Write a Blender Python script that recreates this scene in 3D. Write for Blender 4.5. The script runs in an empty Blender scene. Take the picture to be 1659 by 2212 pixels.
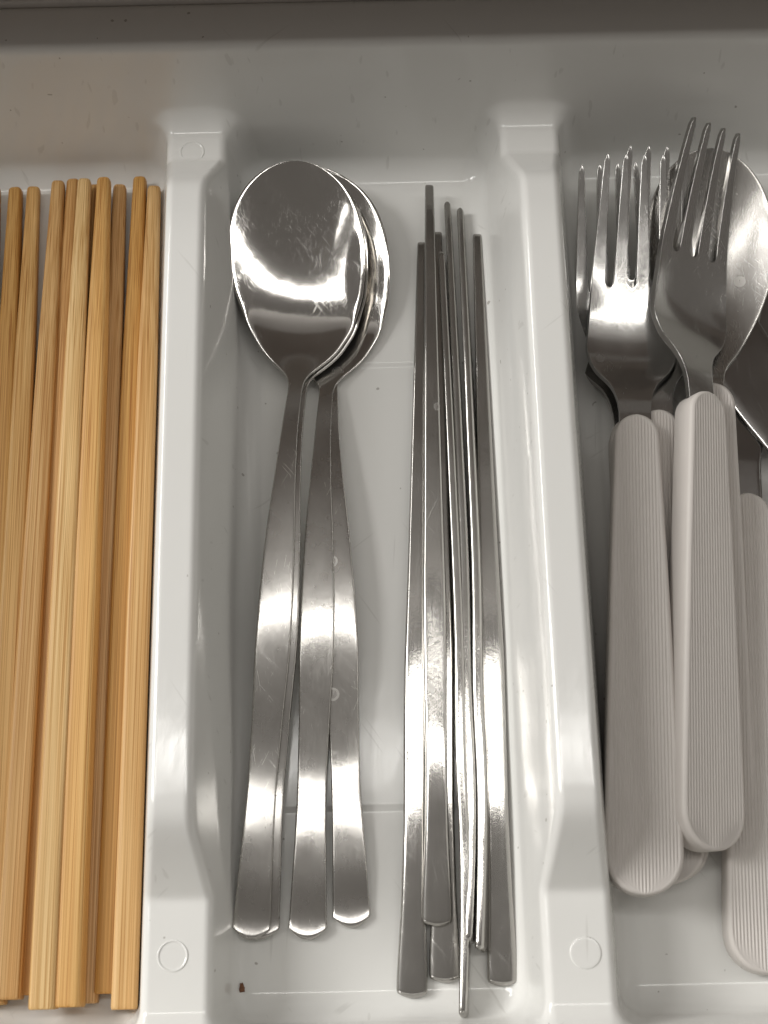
import bpy, math, random
import numpy as np
from mathutils import Matrix, Vector
rng = np.random.default_rng(7)
random.seed(7)
C = bpy.context.scene.collection
SC = bpy.context.scene
MM = 0.001

# ------------------------------------------------------------------ camera
FPX, DIST, TILT, ROLL = 3100.0, 403.0, math.radians(18.5), math.radians(1.24)
UC, VC, HPX = 829.5, 1106.0, 2212.0
cF = np.array([0, math.sin(TILT), -math.cos(TILT)])
r0 = np.array([1.0, 0, 0]); u0 = np.array([0, math.cos(TILT), math.sin(TILT)])
cR = math.cos(ROLL) * r0 - math.sin(ROLL) * u0
cU = math.sin(ROLL) * r0 + math.cos(ROLL) * u0
cP = -DIST * cF


def at(u, v, z):
    """the place (mm) at height z that a measured point of the photograph belongs to"""
    d = cF + (u - UC) / FPX * cR - (v - VC) / FPX * cU
    return cP + (z - cP[2]) / d[2] * d


cam_d = bpy.data.cameras.new('camera')
cam = bpy.data.objects.new('camera', cam_d)
C.objects.link(cam)
cam.matrix_world = Matrix(((cR[0], cU[0], -cF[0], cP[0] * MM), (cR[1], cU[1], -cF[1], cP[1] * MM),
                           (cR[2], cU[2], -cF[2], cP[2] * MM), (0, 0, 0, 1)))
cam_d.sensor_fit = 'VERTICAL'
cam_d.sensor_height = 36.0
cam_d.lens = 36.0 * FPX / HPX
cam_d.clip_start = 0.01
cam_d.clip_end = 50.0
cam_d.dof.use_dof = True
cam_d.dof.focus_distance = 0.398
cam_d.dof.aperture_fstop = 22.0
SC.camera = cam

# ------------------------------------------------------------------ world, lamps, exposure
w = bpy.data.worlds.new('World'); SC.world = w; w.use_nodes = True
bg = w.node_tree.nodes['Background']
bg.inputs[0].default_value = (1.0, 0.915, 0.83, 1)
bg.inputs[1].default_value = 0.088


def area(name, x, y, z, sx, sy, radiance, col=(1, 0.98, 0.94), rot=(0, 0, 0)):
    l = bpy.data.lights.new(name, 'AREA')
    l.shape = 'RECTANGLE'; l.size = sx; l.size_y = sy
    l.energy = radiance * math.pi * sx * sy      # radiance of a one-sided flat lamp
    l.color = col
    o = bpy.data.objects.new(name, l); C.objects.link(o)
    o.location = (x, y, z); o.rotation_euler = rot
    return o


area('ceiling_strip_lamp', 0.25, 0.232, 1.95, 2.5, 0.075, 8.6)
area('ceiling_lamp', -1.0, 0.055, 1.95, 0.46, 0.07, 3.0)
for sx_, L_ in ((-2.45, 10.0),):
    soft = area('soft_side_light', sx_, 0.95, 2.1, 1.6, 1.7, L_, (1, 0.985, 0.955))  # broad fill added for diffuse light from the left, no known fixture
    soft.rotation_euler = (Vector((0, 0, 0)) - soft.location).to_track_quat('-Z', 'Y').to_euler()
SC.view_settings.view_transform = 'Standard'
SC.view_settings.look = 'None'
SC.view_settings.exposure = 0.90
SC.view_settings.gamma = 1.0
SC.cycles.use_denoising = True
SC.cycles.max_bounces = 10
SC.cycles.sample_clamp_indirect = 6.0

# ------------------------------------------------------------------ materials
def mat(name):
    m = bpy.data.materials.new(name); m.use_nodes = True
    nt = m.node_tree; nt.nodes.clear()
    out = nt.nodes.new('ShaderNodeOutputMaterial'); b = nt.nodes.new('ShaderNodeBsdfPrincipled')
    nt.links.new(b.outputs[0], out.inputs[0])
    return m, nt, b


def N(nt, t, **kw):
    n = nt.nodes.new(t)
    for k, v in kw.items():
        if k in n.inputs.keys() if isinstance(k, str) else False:
            n.inputs[k].default_value = v
        else:
            setattr(n, k, v)
    return n


def mapped(nt, scale, rotz=0.0, loc=(0, 0, 0), src='Object', rnd=False):
    tc = nt.nodes.new('ShaderNodeTexCoord'); mp = nt.nodes.new('ShaderNodeMapping')
    mp.inputs['Scale'].default_value = scale
    mp.inputs['Location'].default_value = loc
    if rotz:
        ro = nt.nodes.new('ShaderNodeMapping'); ro.inputs['Rotation'].default_value = (0, 0, rotz)
        nt.links.new(tc.outputs[src], ro.inputs['Vector']); nt.links.new(ro.outputs[0], mp.inputs['Vector'])
    else:
        nt.links.new(tc.outputs[src], mp.inputs['Vector'])
    if rnd:
        oi = nt.nodes.new('ShaderNodeObjectInfo'); ml = nt.nodes.new('ShaderNodeMath'); ml.operation = 'MULTIPLY'
        ml.inputs[1].default_value = 37.0
        cb = nt.nodes.new('ShaderNodeCombineXYZ')
        nt.links.new(oi.outputs['Random'], ml.inputs[0])
        for i in range(3): nt.links.new(ml.outputs[0], cb.inputs[i])
        nt.links.new(cb.outputs[0], mp.inputs['Location'])
    return mp.outputs[0]


def noise(nt, vec, scale=1.0, detail=2.0, rough=0.5, dist=0.0):
    n = nt.nodes.new('ShaderNodeTexNoise')
    n.inputs['Scale'].default_value = scale; n.inputs['Detail'].default_value = detail
    n.inputs['Roughness'].default_value = rough; n.inputs['Distortion'].default_value = dist
    nt.links.new(vec, n.inputs['Vector'])
    return n.outputs['Fac']


def ramp(nt, fac, stops, interp='LINEAR'):
    r = nt.nodes.new('ShaderNodeValToRGB'); cr = r.color_ramp; cr.interpolation = interp
    while len(cr.elements) < len(stops): cr.elements.new(0.5)
    for e, (p, c) in zip(cr.elements, stops):
        e.position = p; e.color = (c, c, c, 1) if isinstance(c, (int, float)) else (*c, 1)
    nt.links.new(fac, r.inputs[0])
    return r.outputs[0]


def mixc(nt, fac, a, b, mode='MIX'):
    m = nt.nodes.new('ShaderNodeMix'); m.data_type = 'RGBA'; m.blend_type = mode
    for sock, val in ((0, fac), (6, a), (7, b)):
        if isinstance(val, (int, float)): m.inputs[sock].default_value = val
        elif isinstance(val, tuple): m.inputs[sock].default_value = (*val, 1)
        else: nt.links.new(val, m.inputs[sock])
    return m.outputs[2]


def math2(nt, op, a, b):
    m = nt.nodes.new('ShaderNodeMath'); m.operation = op
    for i, v in enumerate((a, b)):
        if isinstance(v, (int, float)): m.inputs[i].default_value = v
        else: nt.links.new(v, m.inputs[i])
    return m.outputs[0]


def bump(nt, b, height, strength, dist=0.0001, prev=None):
    n = nt.nodes.new('ShaderNodeBump')
    if isinstance(strength, (int, float)): n.inputs['Strength'].default_value = strength
    else: nt.links.new(strength, n.inputs['Strength'])
    n.inputs['Distance'].default_value = dist
    nt.links.new(height, n.inputs['Height'])
    if prev is not None: nt.links.new(prev, n.inputs['Normal'])
    nt.links.new(n.outputs[0], b.inputs['Normal'])
    return n.outputs[0]


def make_plastic():
    m, nt, b = mat('white_tray_plastic')
    v = mapped(nt, (1, 1, 1))
    spk = ramp(nt, noise(nt, v, 520, 0.0), [(0.0, 1.0), (0.125, 1.0), (0.145, 0.0)])
    cloud = noise(nt, v, 14, 3)
    base = mixc(nt, cloud, (0.765, 0.762, 0.735), (0.80, 0.797, 0.775))
    base = mixc(nt, math2(nt, 'MULTIPLY', spk, 0.55), base, (0.20, 0.17, 0.14))
    rub = None
    for sx, sy, ro in ((500, 26, 0.9), (600, 30, -0.6), (450, 24, 0.05)):
        q = ramp(nt, noise(nt, mapped(nt, (sx, sy, 120), ro), 1.0, 1), [(0.0, 0.0), (0.735, 0.0), (0.78, 1.0)])
        rub = q if rub is None else math2(nt, 'MAXIMUM', rub, q)
    base = mixc(nt, math2(nt, 'MULTIPLY', rub, 0.30), base, (0.50, 0.49, 0.46))
    smear = ramp(nt, noise(nt, mapped(nt, (22, 9, 22), 0.3), 1.0, 4, 0.6), [(0.45, 0.0), (0.7, 1.0)])
    base = mixc(nt, math2(nt, 'MULTIPLY', smear, 0.10), base, (0.62, 0.60, 0.56))
    nt.links.new(base, b.inputs['Base Color'])
    scr = noise(nt, mapped(nt, (2600, 60, 200), 0.03), 1.0, 2)
    scr2 = noise(nt, mapped(nt, (1800, 70, 200), 0.5), 1.0, 2)
    rg = math2(nt, 'ADD', ramp(nt, math2(nt, 'MULTIPLY', scr, scr2), [(0.15, 0.06), (0.42, 0.15)]), math2(nt, 'MULTIPLY', smear, 0.06))
    nt.links.new(rg, b.inputs['Roughness'])
    b.inputs['IOR'].default_value = 1.42
    p = bump(nt, b, noise(nt, v, 70, 2), 0.10, 0.0006)
    bump(nt, b, math2(nt, 'ADD', scr, scr2), 0.10, 0.00004, p)
    return m


def make_steel(name, rough=(0.13, 0.24), grain=0.10, dirt=0.0, peel=0.0, haze=0.18, fine=1.0, blend=None, col=(0.50, 0.485, 0.462)):
    m, nt, b = mat(name)
    b.inputs['Metallic'].default_value = 1.0
    ln = noise(nt, mapped(nt, (4200, 45, 2500), rnd=True), 1.0, 2)           # brushing along the length
    blot = noise(nt, mapped(nt, (90, 60, 90), rnd=True), 1.0, 4, 0.6)
    acc = None
    for k, (sx, sy, rot) in enumerate(((4600, 30, 0.10), (4200, 34, -0.22), (4400, 30, 0.42), (4000, 40, -0.75))):
        s = ramp(nt, noise(nt, mapped(nt, (sx * fine, sy * fine, 900), rot, rnd=True), 1.0, 1), [(0.0, 0.0), (0.67, 0.0), (0.74, 1.0)])
        acc = s if acc is None else math2(nt, 'MAXIMUM', acc, s)
    mask = ramp(nt, blot, [(0.42, 0.0), (0.62, 1.0)])
    acc = math2(nt, 'MULTIPLY', acc, mask)
    rr = ramp(nt, math2(nt, 'ADD', math2(nt, 'MULTIPLY', ln, 0.5), math2(nt, 'MULTIPLY', blot, 0.5)), [(0.3, rough[0]), (0.7, rough[1])])
    rr = math2(nt, 'ADD', rr, math2(nt, 'MULTIPLY', acc, 0.12))
    vo = nt.nodes.new('ShaderNodeTexVoronoi'); vo.inputs['Scale'].default_value = 1.0      # dried water drops
    nt.links.new(mapped(nt, (75, 75, 75), rnd=True), vo.inputs['Vector'])
    ring = ramp(nt, vo.outputs['Distance'], [(0.0, 0.35), (0.07, 0.35), (0.10, 1.0), (0.125, 1.0), (0.14, 0.0)])
    sx_ = nt.nodes.new('ShaderNodeSeparateXYZ'); nt.links.new(vo.outputs['Color'], sx_.inputs[0])
    drop = math2(nt, 'MULTIPLY', ring, math2(nt, 'GREATER_THAN', sx_.outputs['X'], 0.62))
    rr = math2(nt, 'ADD', rr, math2(nt, 'MULTIPLY', drop, 0.16))
    hz = math2(nt, 'ADD', math2(nt, 'MULTIPLY', blot, 0.12), haze)
    gs = grain
    if blend:
        tc = nt.nodes.new('ShaderNodeTexCoord'); sp = nt.nodes.new('ShaderNodeSeparateXYZ')
        nt.links.new(tc.outputs['Object'], sp.inputs[0])
        mr = nt.nodes.new('ShaderNodeMapRange'); mr.interpolation_type = 'SMOOTHSTEP'
        mr.inputs['From Min'].default_value = blend[0]; mr.inputs['From Max'].default_value = blend[1]
        nt.links.new(sp.outputs['Y'], mr.inputs['Value']); bf = mr.outputs[0]
        lo_ = math2(nt, 'ADD', math2(nt, 'ADD', math2(nt, 'MULTIPLY', acc, 0.14), math2(nt, 'MULTIPLY', drop, 0.14)), blend[2])
        lerp = lambda a, b_: math2(nt, 'ADD', math2(nt, 'MULTIPLY', math2(nt, 'SUBTRACT', 1.0, bf), a), math2(nt, 'MULTIPLY', bf, b_))
        rr = lerp(rr, lo_); hz = lerp(hz, blend[3])
        gs = lerp(grain, 0.01); peel_s = lerp(peel, 0.0)
    nt.links.new(rr, b.inputs['Roughness'])
    spot = ramp(nt, noise(nt, mapped(nt, (700, 700, 700), rnd=True), 1.0, 1.0), [(0.0, 1.0), (0.20, 1.0), (0.24, 0.0)])
    cc = mixc(nt, blot, tuple(c * 0.90 for c in col), tuple(min(1, c * 1.06) for c in col))
    cc = mixc(nt, math2(nt, 'MULTIPLY', spot, 0.35 + dirt), cc, (0.32, 0.30, 0.28))
    nt.links.new(cc, b.inputs['Base Color'])
    b2 = nt.nodes.new('ShaderNodeBsdfPrincipled'); b2.inputs['Metallic'].default_value = 1.0
    b2.inputs['Roughness'].default_value = 0.42; nt.links.new(cc, b2.inputs['Base Color'])
    ms = nt.nodes.new('ShaderNodeMixShader')
    nt.links.new(hz, ms.inputs[0])
    nt.links.new(b.outputs[0], ms.inputs[1]); nt.links.new(b2.outputs[0], ms.inputs[2])
    nt.links.new(ms.outputs[0], [n for n in nt.nodes if n.type == 'OUTPUT_MATERIAL'][0].inputs[0])
    p = bump(nt, b, ln, gs, 0.00002)
    p = bump(nt, b, acc, lerp(0.16, 0.07) if blend else 0.16, 0.00002, p)
    if peel: p = bump(nt, b, noise(nt, mapped(nt, (1100, 800, 1100), rnd=True), 1.0, 3, 0.6), peel_s if blend else peel, 0.00005, p)
    bump(nt, b, noise(nt, mapped(nt, (160, 110, 160), rnd=True), 1.0, 2), 0.12, 0.0002, p)
    return m


def make_bamboo():
    m, nt, b = mat('bamboo_wood')
    oi = nt.nodes.new('ShaderNodeObjectInfo')
    g = noise(nt, mapped(nt, (3600, 9, 3600), rnd=True), 1.0, 2, 0.6)
    g2 = noise(nt, mapped(nt, (420, 6, 420), rnd=True), 1.0, 2, 0.5)
    fl = noise(nt, mapped(nt, (5200, 120, 5200), rnd=True), 1.0, 2, 0.5)
    dark = ramp(nt, g, [(0.30, (0.62, 0.45, 0.26)), (0.43, (0.90, 0.82, 0.70)), (0.54, (1.04, 1.04, 1.04)), (0.68, (1.22, 1.27, 1.38))])
    c = mixc(nt, 1.0, mixc(nt, 1.0, oi.outputs['Color'], (0.99, 1.06, 1.22), 'MULTIPLY'), dark, 'MULTIPLY')
    c = mixc(nt, ramp(nt, g2, [(0.40, 0.0), (0.70, 0.55)]), c, mixc(nt, 1.0, c, (0.84, 0.70, 0.50), 'MULTIPLY'))
    c = mixc(nt, math2(nt, 'MULTIPLY', fl, 0.5), c, mixc(nt, 1.0, c, (1.12, 1.12, 1.1), 'MULTIPLY'))
    nt.links.new(c, b.inputs['Base Color'])
    b.inputs['Roughness'].default_value = 0.5
    b.inputs['Specular IOR Level'].default_value = 0.35
    bump(nt, b, math2(nt, 'ADD', g, fl), 0.18, 0.00008)
    return m


def make_handle_plastic():
    m, nt, b = mat('grey_ribbed_plastic')
    n = noise(nt, mapped(nt, (300, 120, 300), rnd=True), 1.0, 4)
    nt.links.new(mixc(nt, n, (0.575, 0.54, 0.507), (0.615, 0.578, 0.545)), b.inputs['Base Color'])
    b.inputs['Roughness'].default_value = 0.5
    b.inputs['Specular IOR Level'].default_value = 0.4
    bump(nt, b, noise(nt, mapped(nt, (2500, 2500, 2500)), 1.0, 2), 0.15, 0.00005)
    return m


def plain(name, col, rough, var=0.08, sc=60):
    m, nt, b = mat(name)
    n = noise(nt, mapped(nt, (sc, sc, sc)), 1.0, 4)
    nt.links.new(mixc(nt, n, tuple(c * (1 - var) for c in col), tuple(c * (1 + var) for c in col)), b.inputs['Base Color'])
    b.inputs['Roughness'].default_value = rough
    return m


M_TRAY = make_plastic()
M_SPOON = make_steel('brushed_spoon_steel', (0.12, 0.20), 0.08, 0.0, 0.14, haze=0.20, fine=1.6, blend=(0.146, 0.176, 0.06, 0.03))
M_BOWL2 = make_steel('dull_scratched_bowl_steel', (0.17, 0.27), 0.06, fine=2.0)
M_STICK = make_steel('worn_chopstick_steel', (0.07, 0.15), 0.07, 0.2, 0.22, 0.17, 1.0, None, (0.45, 0.437, 0.415))
M_FORK = make_steel('polished_fork_steel', (0.09, 0.20), 0.06, 0.0, 0.16, 0.15, 1.3, None, (0.49, 0.48, 0.465))
M_BLADE = make_steel('dark_reflecting_blade_steel', (0.07, 0.14), 0.05, 0.0, 0.04, 0.06, 1.0, None, (0.40, 0.39, 0.38))
M_BAMBOO = make_bamboo()
M_GRIP = make_handle_plastic()
M_DRAWER = plain('grey_drawer_laminate', (0.60, 0.57, 0.54), 0.5)
M_COUNTER = plain('added_worktop_brown', (0.32, 0.27, 0.235), 0.5)  # for the added worktop and cabinet out of view
M_CRUMB = plain('brown_crumb', (0.20, 0.09, 0.045), 0.8, 0.4, 900)

# ------------------------------------------------------------------ mesh helpers
def mesh_obj(name, V, Fq, m, parent=None, nrm=None):
    me = bpy.data.meshes.new(name)
    V = np.asarray(V, float) * MM
    me.from_pydata(V.tolist(), [], [list(map(int, q)) for q in Fq] if not isinstance(Fq, np.ndarray) else Fq.tolist())
    me.polygons.foreach_set('use_smooth', [True] * len(me.polygons))
    me.materials.append(m)
    me.update()
    if nrm is not None: me.normals_split_custom_set_from_vertices(np.asarray(nrm).tolist())
    o = bpy.data.objects.new(name, me); C.objects.link(o)
    if parent is not None: o.parent = parent
    return o


def tag(o, label, cat, group=None):
    o['label'] = label; o['category'] = cat
    if group: o['group'] = group
    return o


def empty(name, label, cat, group=None):
    o = bpy.data.objects.new(name, None); o.empty_display_size = 0.01
    C.objects.link(o)
    return tag(o, label, cat, group)


def copy_tree(o):
    c = o.copy(); C.objects.link(c)
    for ch in list(o.children):
        d = copy_tree(ch); d.parent = c; d.matrix_parent_inverse = ch.matrix_parent_inverse
    return c


def put(o, A, B, roll=0.0):
    """local origin at A (mm), local +Y towards B, local +Z up, turned by roll about Y"""
    A = np.asarray(A, float); Y = np.asarray(B, float) - A; Y /= np.linalg.norm(Y)
    X = np.cross(Y, (0, 0, 1.0)); X /= np.linalg.norm(X); Z = np.cross(X, Y)
    c, s = math.cos(roll), math.sin(roll)
    X, Z = c * X - s * Z, s * X + c * Z      # positive roll leans the top towards +X
    o.matrix_world = Matrix(((X[0], Y[0], Z[0], A[0] * MM), (X[1], Y[1], Z[1], A[1] * MM),
                             (X[2], Y[2], Z[2], A[2] * MM), (0, 0, 0, 1)))


def vnormals(V, Q):
    V = np.asarray(V); n = np.zeros_like(V)
    Q = np.asarray(Q)
    fn = np.cross(V[Q[:, 2]] - V[Q[:, 0]], V[Q[:, 3]] - V[Q[:, 1]])
    for k in range(4): np.add.at(n, Q[:, k], fn)
    return n / np.maximum(np.linalg.norm(n, axis=1, keepdims=True), 1e-12)


def smoothstep(t):
    t = np.clip(t, 0, 1); return t * t * (3 - 2 * t)


def hermite(x, xs, ys):
    """monotone-ish smooth interpolation"""
    xs = np.asarray(xs, float); ys = np.asarray(ys, float)
    d = np.gradient(ys, xs)
    i = np.clip(np.searchsorted(xs, x) - 1, 0, len(xs) - 2)
    h = xs[i + 1] - xs[i]; t = np.clip((x - xs[i]) / h, 0, 1)
    return ((2 * t**3 - 3 * t**2 + 1) * ys[i] + (t**3 - 2 * t**2 + t) * h * d[i]
            + (-2 * t**3 + 3 * t**2) * ys[i + 1] + (t**3 - t**2) * h * d[i + 1])


def loft(ys, wf, zf, kf, tf, nu=25, sag=0.0, sagr=8.0, pw=10.0, xf=None):
    """closed solid along Y: half width, centre height, cross curvature (z += k*x^2), thickness; returns V, quads, ring size"""
    ys = np.asarray(ys, float)
    a = np.linspace(-math.pi / 2, math.pi / 2, nu); u = np.sin(a); u = 0.35 * u + 0.65 * np.sign(u) * (1 - (1 - np.abs(u)) ** 1.0)
    u = np.sin(a * 1.0)
    th_u = np.sqrt(np.maximum(0, 1 - np.abs(u) ** pw))
    V = []
    for y in ys:
        w_, z_, k_, t_ = wf(y), zf(y), kf(y), tf(y)
        x = u * w_
        yy = y + sag * u**2 * max(0, 1 - y / sagr) ** 2
        zc = z_ + k_ * x**2
        top = np.stack([x, yy, zc + t_ / 2 * th_u], 1)
        bot = np.stack([x, yy, zc - t_ / 2 * th_u], 1)[1:-1][::-1]
        V.append(np.concatenate([top, bot]) + (np.array([xf(y), 0, 0]) if xf else 0))
    n = len(V[0]); V = np.concatenate(V); m = len(ys)
    i, j = np.meshgrid(np.arange(m - 1), np.arange(n), indexing='ij')
    j2 = (j + 1) % n
    Q = np.stack([i * n + j, i * n + j2, (i + 1) * n + j2, (i + 1) * n + j], -1).reshape(-1, 4)
    caps = []
    for base, flip in ((0, False), ((m - 1) * n, True)):
        for k in range(nu - 1):
            a0, a1 = base + k, base + k + 1
            b0 = base + (n - k) % n; b1 = base + (n - k - 1) % n
            q = [a0, b0, b1, a1] if not flip else [a0, a1, b1, b0]
            if k == 0: q = [a0, b1, b1, a1] if not flip else [a0, a1, b1, b1]
            if k == nu - 2: q = [a0, b0, a1, a1] if not flip else [a0, a1, a1, b0]
            caps.append(q)
    return V, Q, caps, n


def clean(q):
    r = []
    for x in q:
        if x not in r: r.append(x)
    return r


def split_build(parts, V, Q, caps, parent, n):
    """parts = [(name, ring0, ring1)]; one continuous surface cut at rings, shading kept continuous"""
    nv = vnormals(V, Q)
    out = []
    ring = np.asarray(Q)[:, 0] // n
    last = len(V) // n - 1
    for name, r_0, r_1, m in parts:
        sel = [list(q) for q in np.asarray(Q)[(ring >= r_0) & (ring < r_1)]]
        if r_0 == 0: sel += [clean(q) for q in caps[:len(caps) // 2]]
        if r_1 >= last: sel += [clean(q) for q in caps[len(caps) // 2:]]
        base = r_0 * n; cnt = (r_1 - r_0 + 1) * n
        sel = [[int(x) - base for x in q] for q in sel]
        out.append(mesh_obj(name, V[base:base + cnt], sel, m, parent, nv[base:base + cnt]))
    return out


# ------------------------------------------------------------------ cutlery tray: one moulding as a height field
RIDGE_Z, LEDGE_Z, RIM_Z, DRAFT = 41.0, 23.0, 50.0, 0.175
DIV_X = (-52.0, 44.4); DIV_W = 5.2
CS = 1 / math.sqrt(1 + DRAFT**2)
Y_FAR, Y_NEAR, X_L, X_R = 110.0, -133.5, -148.0, 196.0


def lines(lo, hi, step, dense):
    xs = [lo]
    while xs[-1] < hi:
        x = xs[-1]; s = step
        for a, b, d in dense:
            if a <= x < b: s = min(s, d)
        xs.append(x + s)
    return np.array(xs)


gx = lines(-166, 216, 1.2, [(-74, -47.5, 0.3), (-56.5, -30, 0.3), (22, 41, 0.3), (38, 66, 0.3), (-41, -36, 0.25), (22, 30, 0.25)])
gy = lines(-156, 139, 0.9, [(-146, -114, 0.35), (-110, -84, 0.4), (-85, -76, 0.2), (42, 48, 0.15), (78, 104, 0.4), (100, 139, 0.35)])
GX, GY = np.meshgrid(gx, gy, indexing='ij')

yt = np.linspace(-200, 200, 4001)
pt = np.interp(yt, [-200, -105.2, -88.6, 82.2, 100.4, 200], [LEDGE_Z, LEDGE_Z, RIDGE_Z, RIDGE_Z, LEDGE_Z, LEDGE_Z])
ker = np.hanning(43); ker /= ker.sum()
ker2 = np.hanning(151); ker2 /= ker2.sum()
soft_p = np.convolve(np.pad(pt, 75, mode='edge'), ker2, 'valid')
pt = np.convolve(np.pad(pt, 21, mode='edge'), ker, 'valid')
tt = smoothstep((pt - 28.0) / 7.0)
pt = pt * (1 - tt) + soft_p * tt
P = np.interp(GY, yt, pt); PS = np.interp(GY, yt, np.gradient(pt, yt)); PC = 1 / np.sqrt(1 + PS**2)


def rbox(x, y, x0, x1, y0, y1, r):
    cx, cy = (x0 + x1) / 2, (y0 + y1) / 2
    dx = np.abs(x - cx) - (x1 - x0) / 2 + r; dy = np.abs(y - cy) - (y1 - y0) / 2 + r
    return np.hypot(np.maximum(dx, 0), np.maximum(dy, 0)) + np.minimum(np.maximum(dx, dy), 0) - r


FLOOR = np.zeros_like(GX)
for x0, x1 in ((-134, -69), (-36.5, 29.5), (61, 127)):
    dyf = np.maximum(GY - 45.2, -81.6 - GY)
    dxf = np.maximum(GX - x1, x0 - GX)
    w_ = np.where(GY > 0, 2.2, 3.6)
    inside = rbox(GX, GY, x0, x1, -83, 46, 3.0)
    FLOOR -= 0.0 * inside
    FLOOR += np.where(inside < 3, -0.45 * smoothstep((0.0 - inside) / 2.1), 0)
FLOOR += 0.45


def rint(ds, r):
    """rounded intersection of solids from signed distances"""
    acc = 0; mx = None
    for d in ds:
        acc = acc + np.maximum(d + r, 0)**2
        mx = d if mx is None else np.maximum(mx, d)
    return np.sqrt(acc) + np.minimum(mx + r, 0) - r


def fun(ds, r):
    """union with concave fillets"""
    acc = 0; mn = None
    for d in ds:
        acc = acc + np.maximum(r - d, 0)**2
        mn = d if mn is None else np.minimum(mn, d)
    return np.maximum(r, mn) - np.sqrt(acc)


def dists(z):
    out = [z - FLOOR]
    for xc in DIV_X:
        sx = (z - RIDGE_Z) * DRAFT
        top = (z - P) * PC
        l = (xc - DIV_W - GX + sx) * CS; r = (GX - xc - DIV_W + sx) * CS
        out.append(rint([top, l, r], 2.0))
    for dd in ((Y_FAR - GY + z * DRAFT), (GY - Y_NEAR + z * DRAFT), (GX - X_L + z * DRAFT), (X_R - GX + z * DRAFT)):
        out.append(rint([dd * CS, z - RIM_Z], 2.5))
    return out


lo = np.full_like(GX, -1.0); hi = np.full_like(GX, 60.0)
for _ in range(26):
    mid = (lo + hi) / 2
    f = fun(dists(mid), 6.6) > 0
    hi = np.where(f, mid, hi); lo = np.where(f, lo, mid)
GZ = (lo + hi) / 2
# outer skirt of the rim
skirt = np.maximum.reduce([GY - 131.5, -148 - GY, GX - 208.5, -162.0 - GX])
GZ = np.where(skirt > 0, RIM_Z - 2.5 * (1 - np.sqrt(np.maximum(0, 1 - np.minimum(skirt / 2.5, 1)**2))), GZ)
GZ = np.where(skirt > 2.6, -2.0, GZ)
D = np.stack(dists(GZ), 0)
who = np.argmin(D, 0)
zx = np.gradient(GZ, gx, axis=0); zy = np.gradient(GZ, gy, axis=1)
nn = np.stack([-zx, -zy, np.ones_like(zx)], -1); nn /= np.linalg.norm(nn, axis=-1, keepdims=True)
VV = np.stack([GX, GY, GZ], -1).reshape(-1, 3); NN = nn.reshape(-1, 3)
ni, nj = GX.shape
i, j = np.meshgrid(np.arange(ni - 1), np.arange(nj - 1), indexing='ij')
QQ = np.stack([i * nj + j, (i + 1) * nj + j, (i + 1) * nj + j + 1, i * nj + j + 1], -1).reshape(-1, 4)
WQ = who[:-1, :-1].reshape(-1); XQ = GX[:-1, :-1].reshape(-1)
mid_x = ((DIV_X[0] + DIV_X[1]) / 2)

tray = empty('cutlery_tray', 'glossy white moulded plastic cutlery tray with two raised dividers between compartments', 'cutlery tray')


def tray_part(name, mask):
    q = QQ[mask]; used = np.unique(q); remap = np.zeros(len(VV), int); remap[used] = np.arange(len(used))
    return mesh_obj(name, VV[used], remap[q], M_TRAY, tray, NN[used])


for a, b in ((-999, DIV_X[0]), (DIV_X[0], DIV_X[1]), (DIV_X[1], 999)):
    tray_part('compartment_floor', (WQ == 0) & (XQ >= a) & (XQ < b))
dividers = [tray_part('divider', WQ == 1), tray_part('divider', WQ == 2)]
for k in (3, 4, 5, 6): tray_part('tray_wall', WQ == k)


def disc(name, x, y, z, r, h, edge, m, parent, sunk=False):
    """raised round mark; sunk = only its ring stands up"""
    top = 0.015 if sunk else h
    prof = [(r - 4 * edge, top), (r - 3.8 * edge, top)] + ([(r - 2.6 * edge, top), (r - 2 * edge, h), (r - edge, h)] if sunk else [(r - 1.2 * edge, h)])
    prof += [(r - 0.4 * edge, h * 0.75), (r, 0.0), (r + 0.05, -0.3)]
    n = 64; V = []; Q = []
    for (pr_, pz) in prof:
        for k in range(n):
            a = 2 * math.pi * k / n; V.append((x + pr_ * math.cos(a), y + pr_ * math.sin(a), z + pz))
    for s in range(len(prof) - 1):
        for k in range(n):
            Q.append((s * n + k, (s + 1) * n + k, (s + 1) * n + (k + 1) % n, s * n + (k + 1) % n))
    Q.append(tuple(range(n)))
    return mesh_obj(name, V, Q, m, parent)


for d_, u_, v_, r_, sk in ((0, 373, 2065, 3.75, True), (1, 1265, 2058, 3.8, False), (0, 415, 328, 3.6, True)):
    p = at(u_, v_, LEDGE_Z)
    disc('mould_mark', p[0], p[1], LEDGE_Z, r_, 0.2, 0.2, M_TRAY, dividers[d_], sk)

# drawer behind the tray, and an unseen worktop and cabinet added for shade
drawer = empty('drawer', 'grey laminate drawer whose back board shows above the far tray rim', 'drawer')


def box(name, x0, x1, y0, y1, z0, z1, m, parent=None, bev=0.8):
    V = [(x, y, z) for x in (x0, x1) for y in (y0, y1) for z in (z0, z1)]
    Q = [(0, 1, 3, 2), (4, 6, 7, 5), (0, 4, 5, 1), (2, 3, 7, 6), (0, 2, 6, 4), (1, 5, 7, 3)]
    o = mesh_obj(name, V, Q, m, parent)
    o.data.polygons.foreach_set('use_smooth', [False] * 6)
    md = o.modifiers.new('bevel', 'BEVEL'); md.width = bev * MM; md.segments = 3
    return o


box('back_board', -190, 226, 133.4, 150, -4, 52, M_DRAWER, drawer)
box('base_board', -190, 226, -165, 133.2, -16, -3, M_DRAWER, drawer)

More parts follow.
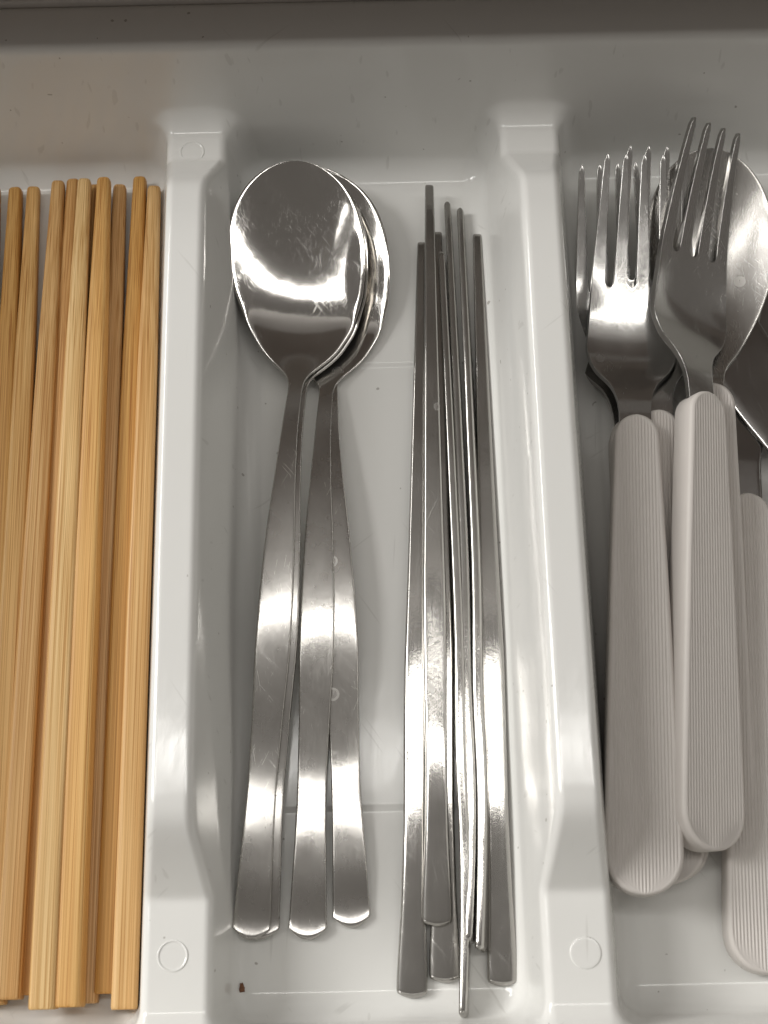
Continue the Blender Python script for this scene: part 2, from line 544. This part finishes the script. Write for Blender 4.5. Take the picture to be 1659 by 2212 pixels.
ct = box('added_countertop', -700, 700, 119.8, 700, 73, 100, M_COUNTER, None, 2.0); ct['kind'] = 'structure'  # out of view, added to shade the far tray rim
wc = box('added_wall_cabinet', -1100, 1100, 360, 700, 840, 1500, M_COUNTER, None, 2.0); wc['kind'] = 'structure'  # out of view, added so the steel has something dark to reflect

# ------------------------------------------------------------------ bamboo chopsticks
LB = 233.0
def bamboo_mesh():
    ys = np.concatenate([[0, 0.15, 0.4, 0.8], np.linspace(1.6, LB - 1.2, 46), [LB - 0.7, LB - 0.3, LB - 0.08, LB]])
    n = 32; V = []
    for y in ys:
        t = y / LB
        h = np.interp(t, [0, 0.45, 0.76, 0.92, 1], [3.3, 3.15, 2.8, 2.25, 1.95])
        p = np.interp(t, [0, 0.5, 0.85, 1], [9, 8, 4.5, 3.2])           # squarish at the thick end, rounder at the tip
        e = 1.0
        if y < 0.8: e = 0.9 + 0.1 * math.sqrt(1 - (1 - y / 0.8)**2)
        if y > LB - 1.2: e = 0.72 + 0.28 * math.sqrt(max(0, 1 - ((y - LB + 1.2) / 1.2)**2))
        for k in range(n):
            a = 2 * math.pi * (k + 0.5) / n; c, s = math.cos(a), math.sin(a)
            rr = h * e / (abs(c)**p + abs(s)**p)**(1 / p)
            V.append((rr * c, y, rr * s))
    Q = [(i * n + j, i * n + (j + 1) % n, (i + 1) * n + (j + 1) % n, (i + 1) * n + j) for i in range(len(ys) - 1) for j in range(n)]
    Q = [q[::-1] for q in Q]
    Q += [tuple(range(n)), tuple((len(ys) - 1) * n + k for k in range(n))[::-1]]
    return V, Q


V_, Q_ = bamboo_mesh()
b0 = mesh_obj('bamboo_chopstick', V_, Q_, M_BAMBOO)
G_B = 'bamboo chopsticks lying side by side in the left compartment'
#        end (u,v) tip (u,v) z_end z_tip roll colour label
STICKS = [
    ((-82, 2172), (-12, 402), 4.6, 4.0, 3, (0.50, 0.29, 0.095), 'bamboo chopstick cut off by the left photo edge, only a sliver in view'),
    ((-45, 2172), (35, 402), 3.8, 3.2, -2, (0.53, 0.28, 0.075), 'orange-brown bamboo chopstick that runs out of the left photo edge halfway down'),
    ((-16, 2172), (74, 398), 4.4, 3.4, 2, (0.60, 0.35, 0.12), 'golden bamboo chopstick just right of the orange-brown one at the left photo edge'),
    ((19, 2160), (127, 391), 6.2, 4.4, 1, (0.57, 0.33, 0.12), 'pinkish tan bamboo chopstick with its thick end in the bottom left photo corner'),
    ((64, 2150), (160, 388), 3.6, 3.6, -3, (0.52, 0.275, 0.085), 'bamboo chopstick mostly hidden under the left side of the palest one'),
    ((94, 2181), (184, 374), 10.0, 9.2, 1, (0.63, 0.40, 0.16), 'palest bamboo chopstick with fine light stripes, lying on top of its neighbours'),
    ((125, 2168), (209, 388), 3.6, 3.6, 0, (0.48, 0.27, 0.09), 'bamboo chopstick buried between the palest one and the streaky golden one'),
    ((150, 2176), (226, 373), 9.6, 9.0, -2, (0.58, 0.325, 0.10), 'streaky golden bamboo chopstick, its tip just right of the palest one'),
    ((184, 2168), (260, 391), 3.6, 3.6, 2, (0.55, 0.325, 0.13), 'tan bamboo chopstick sunk low, right of the streaky golden one'),
    ((236, 2147), (303, 384), 4.2, 4.2, -1, (0.53, 0.275, 0.07), 'deep orange bamboo chopstick whose thick end stops shortest'),
    ((270, 2181), (334, 389), 6.6, 5.0, 2, (0.58, 0.345, 0.13), 'light tan bamboo chopstick lying right against the left tray divider'),
]
for k, (e, t, ze, zt, ro, col, lab) in enumerate(STICKS):
    o = b0 if k == 0 else b0.copy()
    if k: C.objects.link(o)
    put(o, at(*e, ze), at(*t, zt), math.radians(ro * 2.5))
    o.color = (*col, 1); tag(o, lab, 'chopstick', G_B)

# ------------------------------------------------------------------ steel spoons
A_end, A_tip = at(540, 2030, 4.0), at(640, 348, 19.5)
ax = A_tip - A_end; LS = float(np.linalg.norm(ax[:2])); ax2 = ax[:2] / LS
def outline(pts, z):
    """(v, left u, right u) readings turned into (distance along the spoon, half width)"""
    r = []
    for v, ul, ur in pts:
        a, b = at(ul, v, z), at(ur, v, z)
        m_ = (a + b)[:2] / 2 - A_end[:2]
        r.append((float(m_ @ ax2), float(np.linalg.norm((b - a)[:2]) / 2), float(m_ @ np.array([ax2[1], -ax2[0]]))))
    return r


OUT = outline([(353, 605, 672), (360, 583, 703), (372, 563, 731), (395, 537, 750), (421, 515, 766), (469, 497, 783), (518, 491, 788), (566, 492, 788), (615, 502, 784), (687, 534, 760), (736, 563, 723), (762, 590, 690), (782, 612, 661), (806, 622, 653)], 17)
OUT += outline([(870, 615, 648), (950, 604, 642), (1050, 589, 638), (1150, 574, 637), (1300, 557, 632)], 11)
OUT += outline([(1420, 552, 628), (1550, 545, 612), (1700, 533, 596), (1800, 523, 590), (1900, 511, 586), (2012, 497, 580)], 5)
OUT = sorted(OUT); oy = np.array([p[0] for p in OUT]); ow = np.array([p[1] for p in OUT]); oc = np.array([p[2] for p in OUT])

YB = oy.max()                      # last reading before the rounded tip


WMAX = float(ow.max())
YC = LS - 26.5


def spoon_w(y):
    if y > YC: return WMAX * math.sqrt(max(0.0, 1 - min(1.0, (y - YC) / (LS - YC))**2.25)) + 0.02
    if y < 1.4: return float(ow[0] * (0.9 + 0.1 * math.sqrt(max(0, 1 - (1 - y / 1.4)**2))))
    return float(np.interp(y, oy, ow))


yy = np.linspace(0, LS, 900)
wv = np.array([spoon_w(y) for y in yy])
kk = np.hanning(31); kk /= kk.sum()
ws = np.convolve(np.pad(wv, 15, mode='edge'), kk, 'valid')
sel = (yy > 6) & (yy < LS - 14)
wv = np.where(sel, ws, wv)
SL_Y = [0, 2.2, 4.5, 18, 35, 48, 60, 74, 85, 97, 112, 128, 142, 153, 160, 167, 178, 190, 204, LS]
SL_S = [-0.07, -0.05, 0.08, 0.05, -0.012, 0.11, 0.16, 0.10, 0.05, 0.0, -0.03, -0.09, -0.15, -0.18, -0.11, 0.05, 0.185, 0.255, 0.32, 0.37]
slp = hermite(yy, SL_Y, SL_S)
zz = np.concatenate([[0], np.cumsum((slp[1:] + slp[:-1]) / 2 * np.diff(yy))])
kv = hermite(yy, [0, 40, 90, 140, 152, 160, 172, LS], [-0.012, -0.012, -0.012, -0.012, -0.004, 0.007, 0.0092, 0.006])
tv = hermite(yy, [0, 20, 120, 150, 165, LS], [1.5, 1.6, 1.9, 1.7, 1.1, 0.9])
tv = tv * np.where(yy < 1.0, np.sqrt(np.maximum(0.05, 1 - (1 - yy / 1.0)**2)), 1)
bend = np.convolve(np.pad(np.interp(yy, oy, oc), 60, mode='edge'), np.hanning(121) / np.hanning(121).sum(), 'valid')
bend = bend - np.interp(yy, [0, LS], [bend[0], bend[-1]])
I = lambda arr: (lambda y: float(np.interp(y, yy, arr)))
ys = np.concatenate([[0, 0.06, 0.2, 0.45, 0.8, 1.2], np.linspace(2, 150, 90), np.linspace(151.5, LS - 6, 60), LS - 6 * (1 - np.linspace(0.05, 1, 22))**2])
ys[-1] = LS - 0.01
V_, Q_, cp, n_ = loft(ys, I(wv), I(zz), I(kv), I(tv), 41, sag=2.6, sagr=9.0, pw=26, xf=I(bend))
cut = int(np.searchsorted(ys, 156.0))
sp0 = empty('spoon', '', 'spoon')
split_build([('handle', 0, cut, M_SPOON), ('bowl', cut, len(ys) - 1, M_SPOON)], V_, Q_, cp, sp0, n_)
G_S = 'long steel spoons nested in the middle compartment'
SPOONS = [
    ((541, 2030), (640, 348), 5.6, 19.5, 'steel spoon on top of the nest, its whole oval bowl in view', 1.5),
    ((561, 2029), (646, 351), 3.4, 17.3, 'steel spoon nested directly beneath the top one, only its right edge in view', 1),
    ((664, 2030), (686, 354), 3.2, 13.2, 'steel spoon whose handle lies middle of the spoon handles, bowl half under the top bowl', 2),
    ((761, 2004), (662, 357), 2.2, 11.8, 'steel spoon at the bottom with the handle end farthest right', 2),
]
for k, (e, t, ze, zt, lab, ro) in enumerate(SPOONS):
    o = sp0 if k == 0 else copy_tree(sp0)
    tip_w = at(*t, zt); put(o, at(*e, ze), tip_w - np.array([0, 0, zz[-1]]), math.radians(ro))
    tag(o, lab, 'spoon', G_S)

# ------------------------------------------------------------------ flat steel chopsticks
LC = 213.0
def stick_mesh():
    ys = np.concatenate([[0, 0.08, 0.3, 0.7, 1.2], np.linspace(2, LC - 1.2, 60), [LC - 0.7, LC - 0.3, LC - 0.08, LC]])
    wf = lambda y: float(np.interp(y, [0, 1.0, 6, 22, 42, 66, 84, 110, 213], [3.7, 3.95, 3.9, 3.2, 2.85, 3.2, 3.3, 2.75, 1.3])) * (0.8 + 0.2 * math.sqrt(max(0, 1 - max(0, (y - LC + 1.2) / 1.2)**2)))
    gy_ = np.linspace(0, LC, 400)
    gs_ = hermite(gy_, [0, 15, 32, 44, 52, 70, 82, 92, 110, 150, 213], [0.06, 0.05, 0.03, 0.0, -0.016, 0.016, 0.03, 0.010, -0.008, -0.012, -0.02])
    gz_ = np.concatenate([[0], np.cumsum((gs_[1:] + gs_[:-1]) / 2 * np.diff(gy_))]); gz_ -= gz_[-1] * gy_ / LC
    zf = lambda y: float(np.interp(y, gy_, gz_))
    tf = lambda y: float(np.interp(y, [0, 30, 70, 110, 213], [2.2, 2.7, 2.9, 2.6, 1.9])) * (math.sqrt(max(0.05, 1 - (1 - min(y / 1.0, 1))**2))) * math.sqrt(max(0.15, 1 - max(0, (y - LC + 1.2) / 1.2)**2))
    return (ys,) + loft(ys, wf, zf, lambda y: -0.02, tf, 21, sag=1.1, sagr=7, pw=9)


ys, V_, Q_, cp, n_ = stick_mesh()
st0 = mesh_obj('steel_chopstick', V_, [list(q) for q in Q_] + [clean(q) for q in cp], M_STICK, None, vnormals(V_, Q_))
G_C = 'flat steel chopsticks in the middle compartment'
CHOP = [
    ((890, 2156), (911, 511), 2.0, 2.4, 0, 'flat steel chopstick farthest left of the steel ones, broad end reaching low'),
    ((945, 2002), (927, 386), 4.6, 6.2, 3, 'flat steel chopstick on top of the bunch, its tip reaching highest'),
    ((961, 2123), (945, 487), 2.0, 2.0, 0, 'flat steel chopstick whose broad end shows half hidden below the top chopstick'),
    ((1003, 2200), (953, 526), 5.0, 4.6, 84, 'steel chopstick standing on edge, its narrow end reaching lowest of all'),
    ((1017, 2040), (966, 419), 4.6, 3.2, 80, 'steel chopstick standing on edge beside the one that reaches lowest, hidden in the bunch'),
    ((1042, 2058), (994, 434), 4.6, 3.0, 76, 'steel chopstick standing on edge and resting against the rightmost flat one'),
    ((1087, 2131), (1030, 489), 2.0, 2.2, 0, 'flat steel chopstick farthest right of the steel ones, lying apart at the tip'),
]
for k, (e, t, ze, zt, ro, lab) in enumerate(CHOP):
    o = st0 if k == 0 else st0.copy()
    if k: C.objects.link(o)
    put(o, at(*e, ze), at(*t, zt), math.radians(ro)); tag(o, lab, 'chopstick', G_C)

# ------------------------------------------------------------------ ribbed handles, forks, table spoon, knives
hA, hB = at(1390, 1937, 18), at(1372, 903, 18)
LH = float(np.linalg.norm((hB - hA)[:2]))
TH = 4.2


def grip_w(y):
    w_ = np.interp(y, [0, 14, 40, 80, LH], [9.7, 9.7, 8.9, 7.6, 5.7])
    if y < 10.5: w_ *= math.sqrt(max(0, 1 - (1 - y / 10.5)**2.2))
    if y > LH - 6.5: w_ *= math.sqrt(max(0, 1 - ((y - LH + 6.5) / 6.5)**2.2))
    return max(float(w_), 0.02)


def grip_mesh(nx=170, pitch=0.86, amp=0.24, rr=1.3):
    ys = np.concatenate([10.5 * (1 - np.cos(np.linspace(0.02, math.pi / 2, 16))), np.linspace(12, LH - 7.5, 22), LH - 6.5 * (1 - np.cos(np.linspace(math.pi / 2, 0.03, 14)))])
    wl = np.array([grip_w(y) for y in ys]); dw = np.gradient(wl, ys)
    u = np.linspace(-1, 1, nx); u = np.sign(u) * (1 - (1 - np.abs(u))**1.15)
    V = []
    for y, w_, s in zip(ys, wl, dw):
        x = u * w_; d = np.clip((w_ - np.abs(x)) / math.sqrt(1 + s * s), 0, rr)
        z = TH - rr + np.sqrt(np.maximum(0, rr**2 - (rr - d)**2))
        dd = (w_ - np.abs(x)) / math.sqrt(1 + s * s)
        z = z - amp * (0.5 - 0.5 * np.cos(2 * math.pi * x / pitch)) * smoothstep((dd - 0.9) / 0.7)
        top = np.stack([x, np.full_like(x, y), z], 1)
        ub = u[::-6][0:]; xb = ub * w_; db = np.clip((w_ - np.abs(xb)) / math.sqrt(1 + s * s), 0, rr)
        zb = -(TH - rr + np.sqrt(np.maximum(0, rr**2 - (rr - db)**2)))
        V.append(np.concatenate([top, np.stack([xb, np.full_like(xb, y), zb], 1)]))
    n = len(V[0]); m = len(ys); V = np.concatenate(V)
    i, j = np.meshgrid(np.arange(m - 1), np.arange(n), indexing='ij'); j2 = (j + 1) % n
    Q = np.stack([i * n + j, i * n + j2, (i + 1) * n + j2, (i + 1) * n + j], -1).reshape(-1, 4)
    F_ = [list(q) for q in Q] + [list(range(n))[::-1], [(m - 1) * n + k for k in range(n)]]
    return V, F_


gV, gF = grip_mesh()

# fork head: plan outline as a quad sheet, bent, then thickened
ROOT, TIP = 43.5, 79.0            # distances from the handle top to slot roots and tine tips
def fork_w(t): return float(hermite(np.array([t]), [-14, 0, 6, 12, 17, 22, 30, 40, TIP], [3.2, 4.3, 4.6, 6.6, 10.6, 12.5, 12.35, 11.7, 9.4])[0])
def fork_z(t): return float(np.interp(t, fz_t, fz))
fz_t = np.linspace(-14, TIP, 400)
fs = hermite(fz_t, [-14, 0, 8, 15, 22, 30, 40, 55, TIP], [-0.02, -0.08, -0.28, -0.34, -0.10, 0.13, 0.22, 0.27, 0.42])
fz = np.concatenate([[0], np.cumsum((fs[1:] + fs[:-1]) / 2 * np.diff(fz_t))])
fz -= np.interp(0, fz_t, fz)


def fork_head():
    # columns: per tine 4 cells, per slot 4 cells
    tw, sw = 0.165, 0.1133
    edges = []; kind = []
    x = -1.0
    for k in range(4):
        edges += [x + tw * 2 * q / 4 for q in range(4)]; kind += ['t'] * 4; x += tw * 2
        if k < 3:
            edges += [x + sw * 2 * q / 4 for q in range(4)]; kind += ['s'] * 4; x += sw * 2
    edges = np.array(edges + [1.0]); edges /= np.abs(edges).max()
    body = np.concatenate([np.linspace(-14, 6, 8), np.linspace(7.2, 33, 24), np.linspace(34.2, ROOT, 9)])
    tine = np.linspace(ROOT, TIP, 20)[1:]
    V = []; F_ = []; idx = {}
    nc = len(edges)
    for r, t in enumerate(body):
        for c in range(nc):
            y = t
            if t > 33.5:
                loc = 0
                for s0 in (4, 12, 20):
                    if s0 <= c <= s0 + 4:
                        q = (c - s0 - 2) / 2.0; loc = -1.15 * math.sqrt(max(0, 1 - q * q))
                y += loc * (t - 33.5) / (ROOT - 33.5)
            idx[(r, c)] = len(V); V.append((edges[c] * fork_w(y), y))
    nb = len(body)
    for r in range(nb - 1):
        for c in range(nc - 1): F_.append((idx[(r, c)], idx[(r, c + 1)], idx[(r + 1, c + 1)], idx[(r + 1, c)]))
    for k in range(4):
        c0 = 8 * k; cen = (edges[c0] + edges[c0 + 4]) / 2
        prev = [idx[(nb - 1, c0 + q)] for q in range(5)]
        for t in tine:
            f_ = (t - ROOT) / (TIP - ROOT)
            nar = 1 - 0.50 * f_**1.2
            if f_ > 0.93: nar *= math.sqrt(max(0.12, 1 - ((f_ - 0.93) / 0.07)**2))
            row = []
            for q in range(5):
                e = cen + (edges[c0 + q] - cen) * nar
                row.append(len(V)); V.append((e * fork_w(t), t))
            for q in range(4): F_.append((prev[q], prev[q + 1], row[q + 1], row[q]))
            prev = row
    V3 = [(x, LH - 1.0 + y, fork_z(y) + 0.008 * x * x * smoothstep((y - 8) / 12) * (1 - 0.8 * smoothstep((y - 34) / 14))) for x, y in V]
    return V3, F_


def solidify(o, t, bw=0.32):
    s = o.modifiers.new('thickness', 'SOLIDIFY'); s.thickness = t * MM; s.offset = 0.0
    b = o.modifiers.new('edge', 'BEVEL'); b.width = bw * MM; b.segments = 2; b.limit_method = 'ANGLE'; b.angle_limit = math.radians(50)
    w_ = o.modifiers.new('shade', 'WEIGHTED_NORMAL'); w_.keep_sharp = False
    return o


fk0 = empty('fork', '', 'fork')
hd = mesh_obj('handle', gV, gF, M_GRIP, fk0)
V_, F_ = fork_head()
solidify(mesh_obj('fork_head', V_, F_, M_FORK, fk0), 1.7)
G_F = 'forks with grey ribbed plastic handles in the right compartment'
#  handle bottom (u,v), handle top (u,v), z bottom, z top, roll
FORKS = [
    ((1389, 1937), (1372, 905), 18.5, 17.5, -1, 'fork on top of the left of the pile, its grey handle beside the divider'),
    ((1524, 1840), (1512, 866), 17.5, 19.8, 27, 'fork lying highest, its four tines reaching farthest back over the large spoon bowl'),
    ((1437, 1912), (1419, 857), 7.6, 13.2, -1, 'fork tucked under the left top fork, a strip of its grey handle beside that handle'),
    ((1454, 1908), (1362, 953), 4.8, 5.2, -2, 'fork at the bottom of the pile, only leaning dark tines in view by the divider'),
]
for k, (e, t, ze, zt, ro, lab) in enumerate(FORKS):
    o = fk0 if k == 0 else copy_tree(fk0)
    put(o, at(*e, ze), at(*t, zt), math.radians(ro)); tag(o, lab, 'fork', G_F)
    if k == 1:                                              # a slightly shorter handle
        for ch in o.children:
            if ch.name.startswith('handle'): ch.scale.y = 0.962
            else: ch.location.y = -0.024 * LH * MM

# table spoon with the same handle
ts = empty('spoon', 'large spoon with a scratched bright bowl lying under the highest fork', 'spoon')
h2 = hd.copy(); C.objects.link(h2); h2.parent = ts
BL = 80.0
sy = np.linspace(-12, BL, 300)
s_w = hermite(sy, [-12, 0, 8, 14, 20, 30, 40, 50, 60, 70, 80], [3.2, 4.0, 4.0, 5.0, 9.0, 14.2, 17.4, 18.6, 17, 14, 8])
s_w = np.where(sy > 50, 18.6 * np.sqrt(np.maximum(0, 1 - (np.maximum(sy - 50, 0) / (BL - 50))**2.2)) + 0.02, s_w)
s_s = hermite(sy, [-12, 0, 8, 16, 26, 40, 54, 66, BL], [-0.02, -0.10, -0.26, -0.30, -0.14, 0.05, 0.20, 0.32, 0.42])
s_z = np.concatenate([[0], np.cumsum((s_s[1:] + s_s[:-1]) / 2 * np.diff(sy))]); s_z -= np.interp(0, sy, s_z)
s_k = hermite(sy, [-12, 8, 16, 26, BL], [0, 0, 0.008, 0.014, 0.013])
IS = lambda a: (lambda y: float(np.interp(y, sy, a)))
ysb = np.concatenate([np.linspace(-12, BL - 6, 76), BL - 6 * (1 - np.linspace(0.0, 1, 18)[1:])**2]); ysb[-1] = BL - 0.01
V_, Q_, cp, n_ = loft(ysb, IS(s_w), IS(s_z), IS(s_k), lambda y: 1.6 if y < 12 else 1.1, 41, pw=24)
V_ = V_ + np.array([0, LH - 7.5, 0])
mesh_obj('bowl', V_, [list(q) for q in Q_] + [clean(q) for q in cp], M_BOWL2, ts, vnormals(V_, Q_))
put(ts, at(1545, 1838, 5.0), at(1536, 868, 11.4), 0)

# knives
def blade_mesh(curve=0.0):
    sy = np.linspace(-10, 84, 120)
    wl = hermite(sy, [-10, 0, 12, 20, 36, 62, 76, 82, 84], [4.0, 4.6, 4.9, 6.5, 9.4, 9.6, 7.6, 4.4, 1.0])
    f_ = lambda a: (lambda y: float(np.interp(y, sy, a)))
    V, Q, cp, n = loft(sy, f_(wl), lambda y: 0.0, lambda y: 0.0, lambda y: float(np.interp(y, [-10, 12, 24, 84], [2.6, 2.4, 1.3, 1.0])), 25, pw=7)
    return V + np.array([0, LH - 1.0, 0]), Q, cp


kn = empty('knife', '', 'knife')
h3 = hd.copy(); C.objects.link(h3); h3.parent = kn
V_, Q_, cp = blade_mesh()
mesh_obj('blade', V_, [list(q) for q in Q_] + [clean(q) for q in cp], M_BLADE, kn, vnormals(V_, Q_))
G_K = 'table knives at the right photo edge'
KNIVES = [
    ((1653, 2106), (1612, 1114), 6.4, 4.4, 0, 'knife whose grey ribbed handle runs along the right photo edge, blade under the spoon'),
    ((2302, 2043), (1820, 1167), 6.2, 5.6, 1, 'knife lying aslant with a bright lower blade edge, its handle out of the photo'),
    ((1800, 2030), (1722, 985), 5.0, 5.0, -4, 'dark knife blade standing behind the large spoon bowl at the right photo edge'),
]
for k, (e, t, ze, zt, ro, lab) in enumerate(KNIVES):
    o = kn if k == 0 else copy_tree(kn)
    put(o, at(*e, ze), at(*t, zt), math.radians(ro)); tag(o, lab, 'knife', G_K)

# ------------------------------------------------------------------ crumb
p = at(524, 2134, 0.9)
V_ = []; Q_ = []
nr, ns = 6, 9
for a in range(nr + 1):
    for b in range(ns):
        th_, ph_ = math.pi * a / nr, 2 * math.pi * b / ns
        r_ = 1 + 0.28 * math.sin(3 * ph_ + 2 * th_) + 0.15 * math.cos(5 * th_ + ph_)
        V_.append((0.75 * r_ * math.sin(th_) * math.cos(ph_), 1.15 * r_ * math.sin(th_) * math.sin(ph_), 0.45 * r_ * math.cos(th_)))
for a in range(nr):
    for b in range(ns): Q_.append((a * ns + b, (a + 1) * ns + b, (a + 1) * ns + (b + 1) % ns, a * ns + (b + 1) % ns))
cr = mesh_obj('crumb', V_, Q_, M_CRUMB); zf_ = float(GZ[np.argmin(np.abs(gx - p[0])), np.argmin(np.abs(gy - p[1]))]); cr.location = (p[0] * MM, p[1] * MM, (zf_ + 0.4) * MM)
tag(cr, 'tiny reddish brown crumb on the white tray floor below the spoon handles', 'crumb')
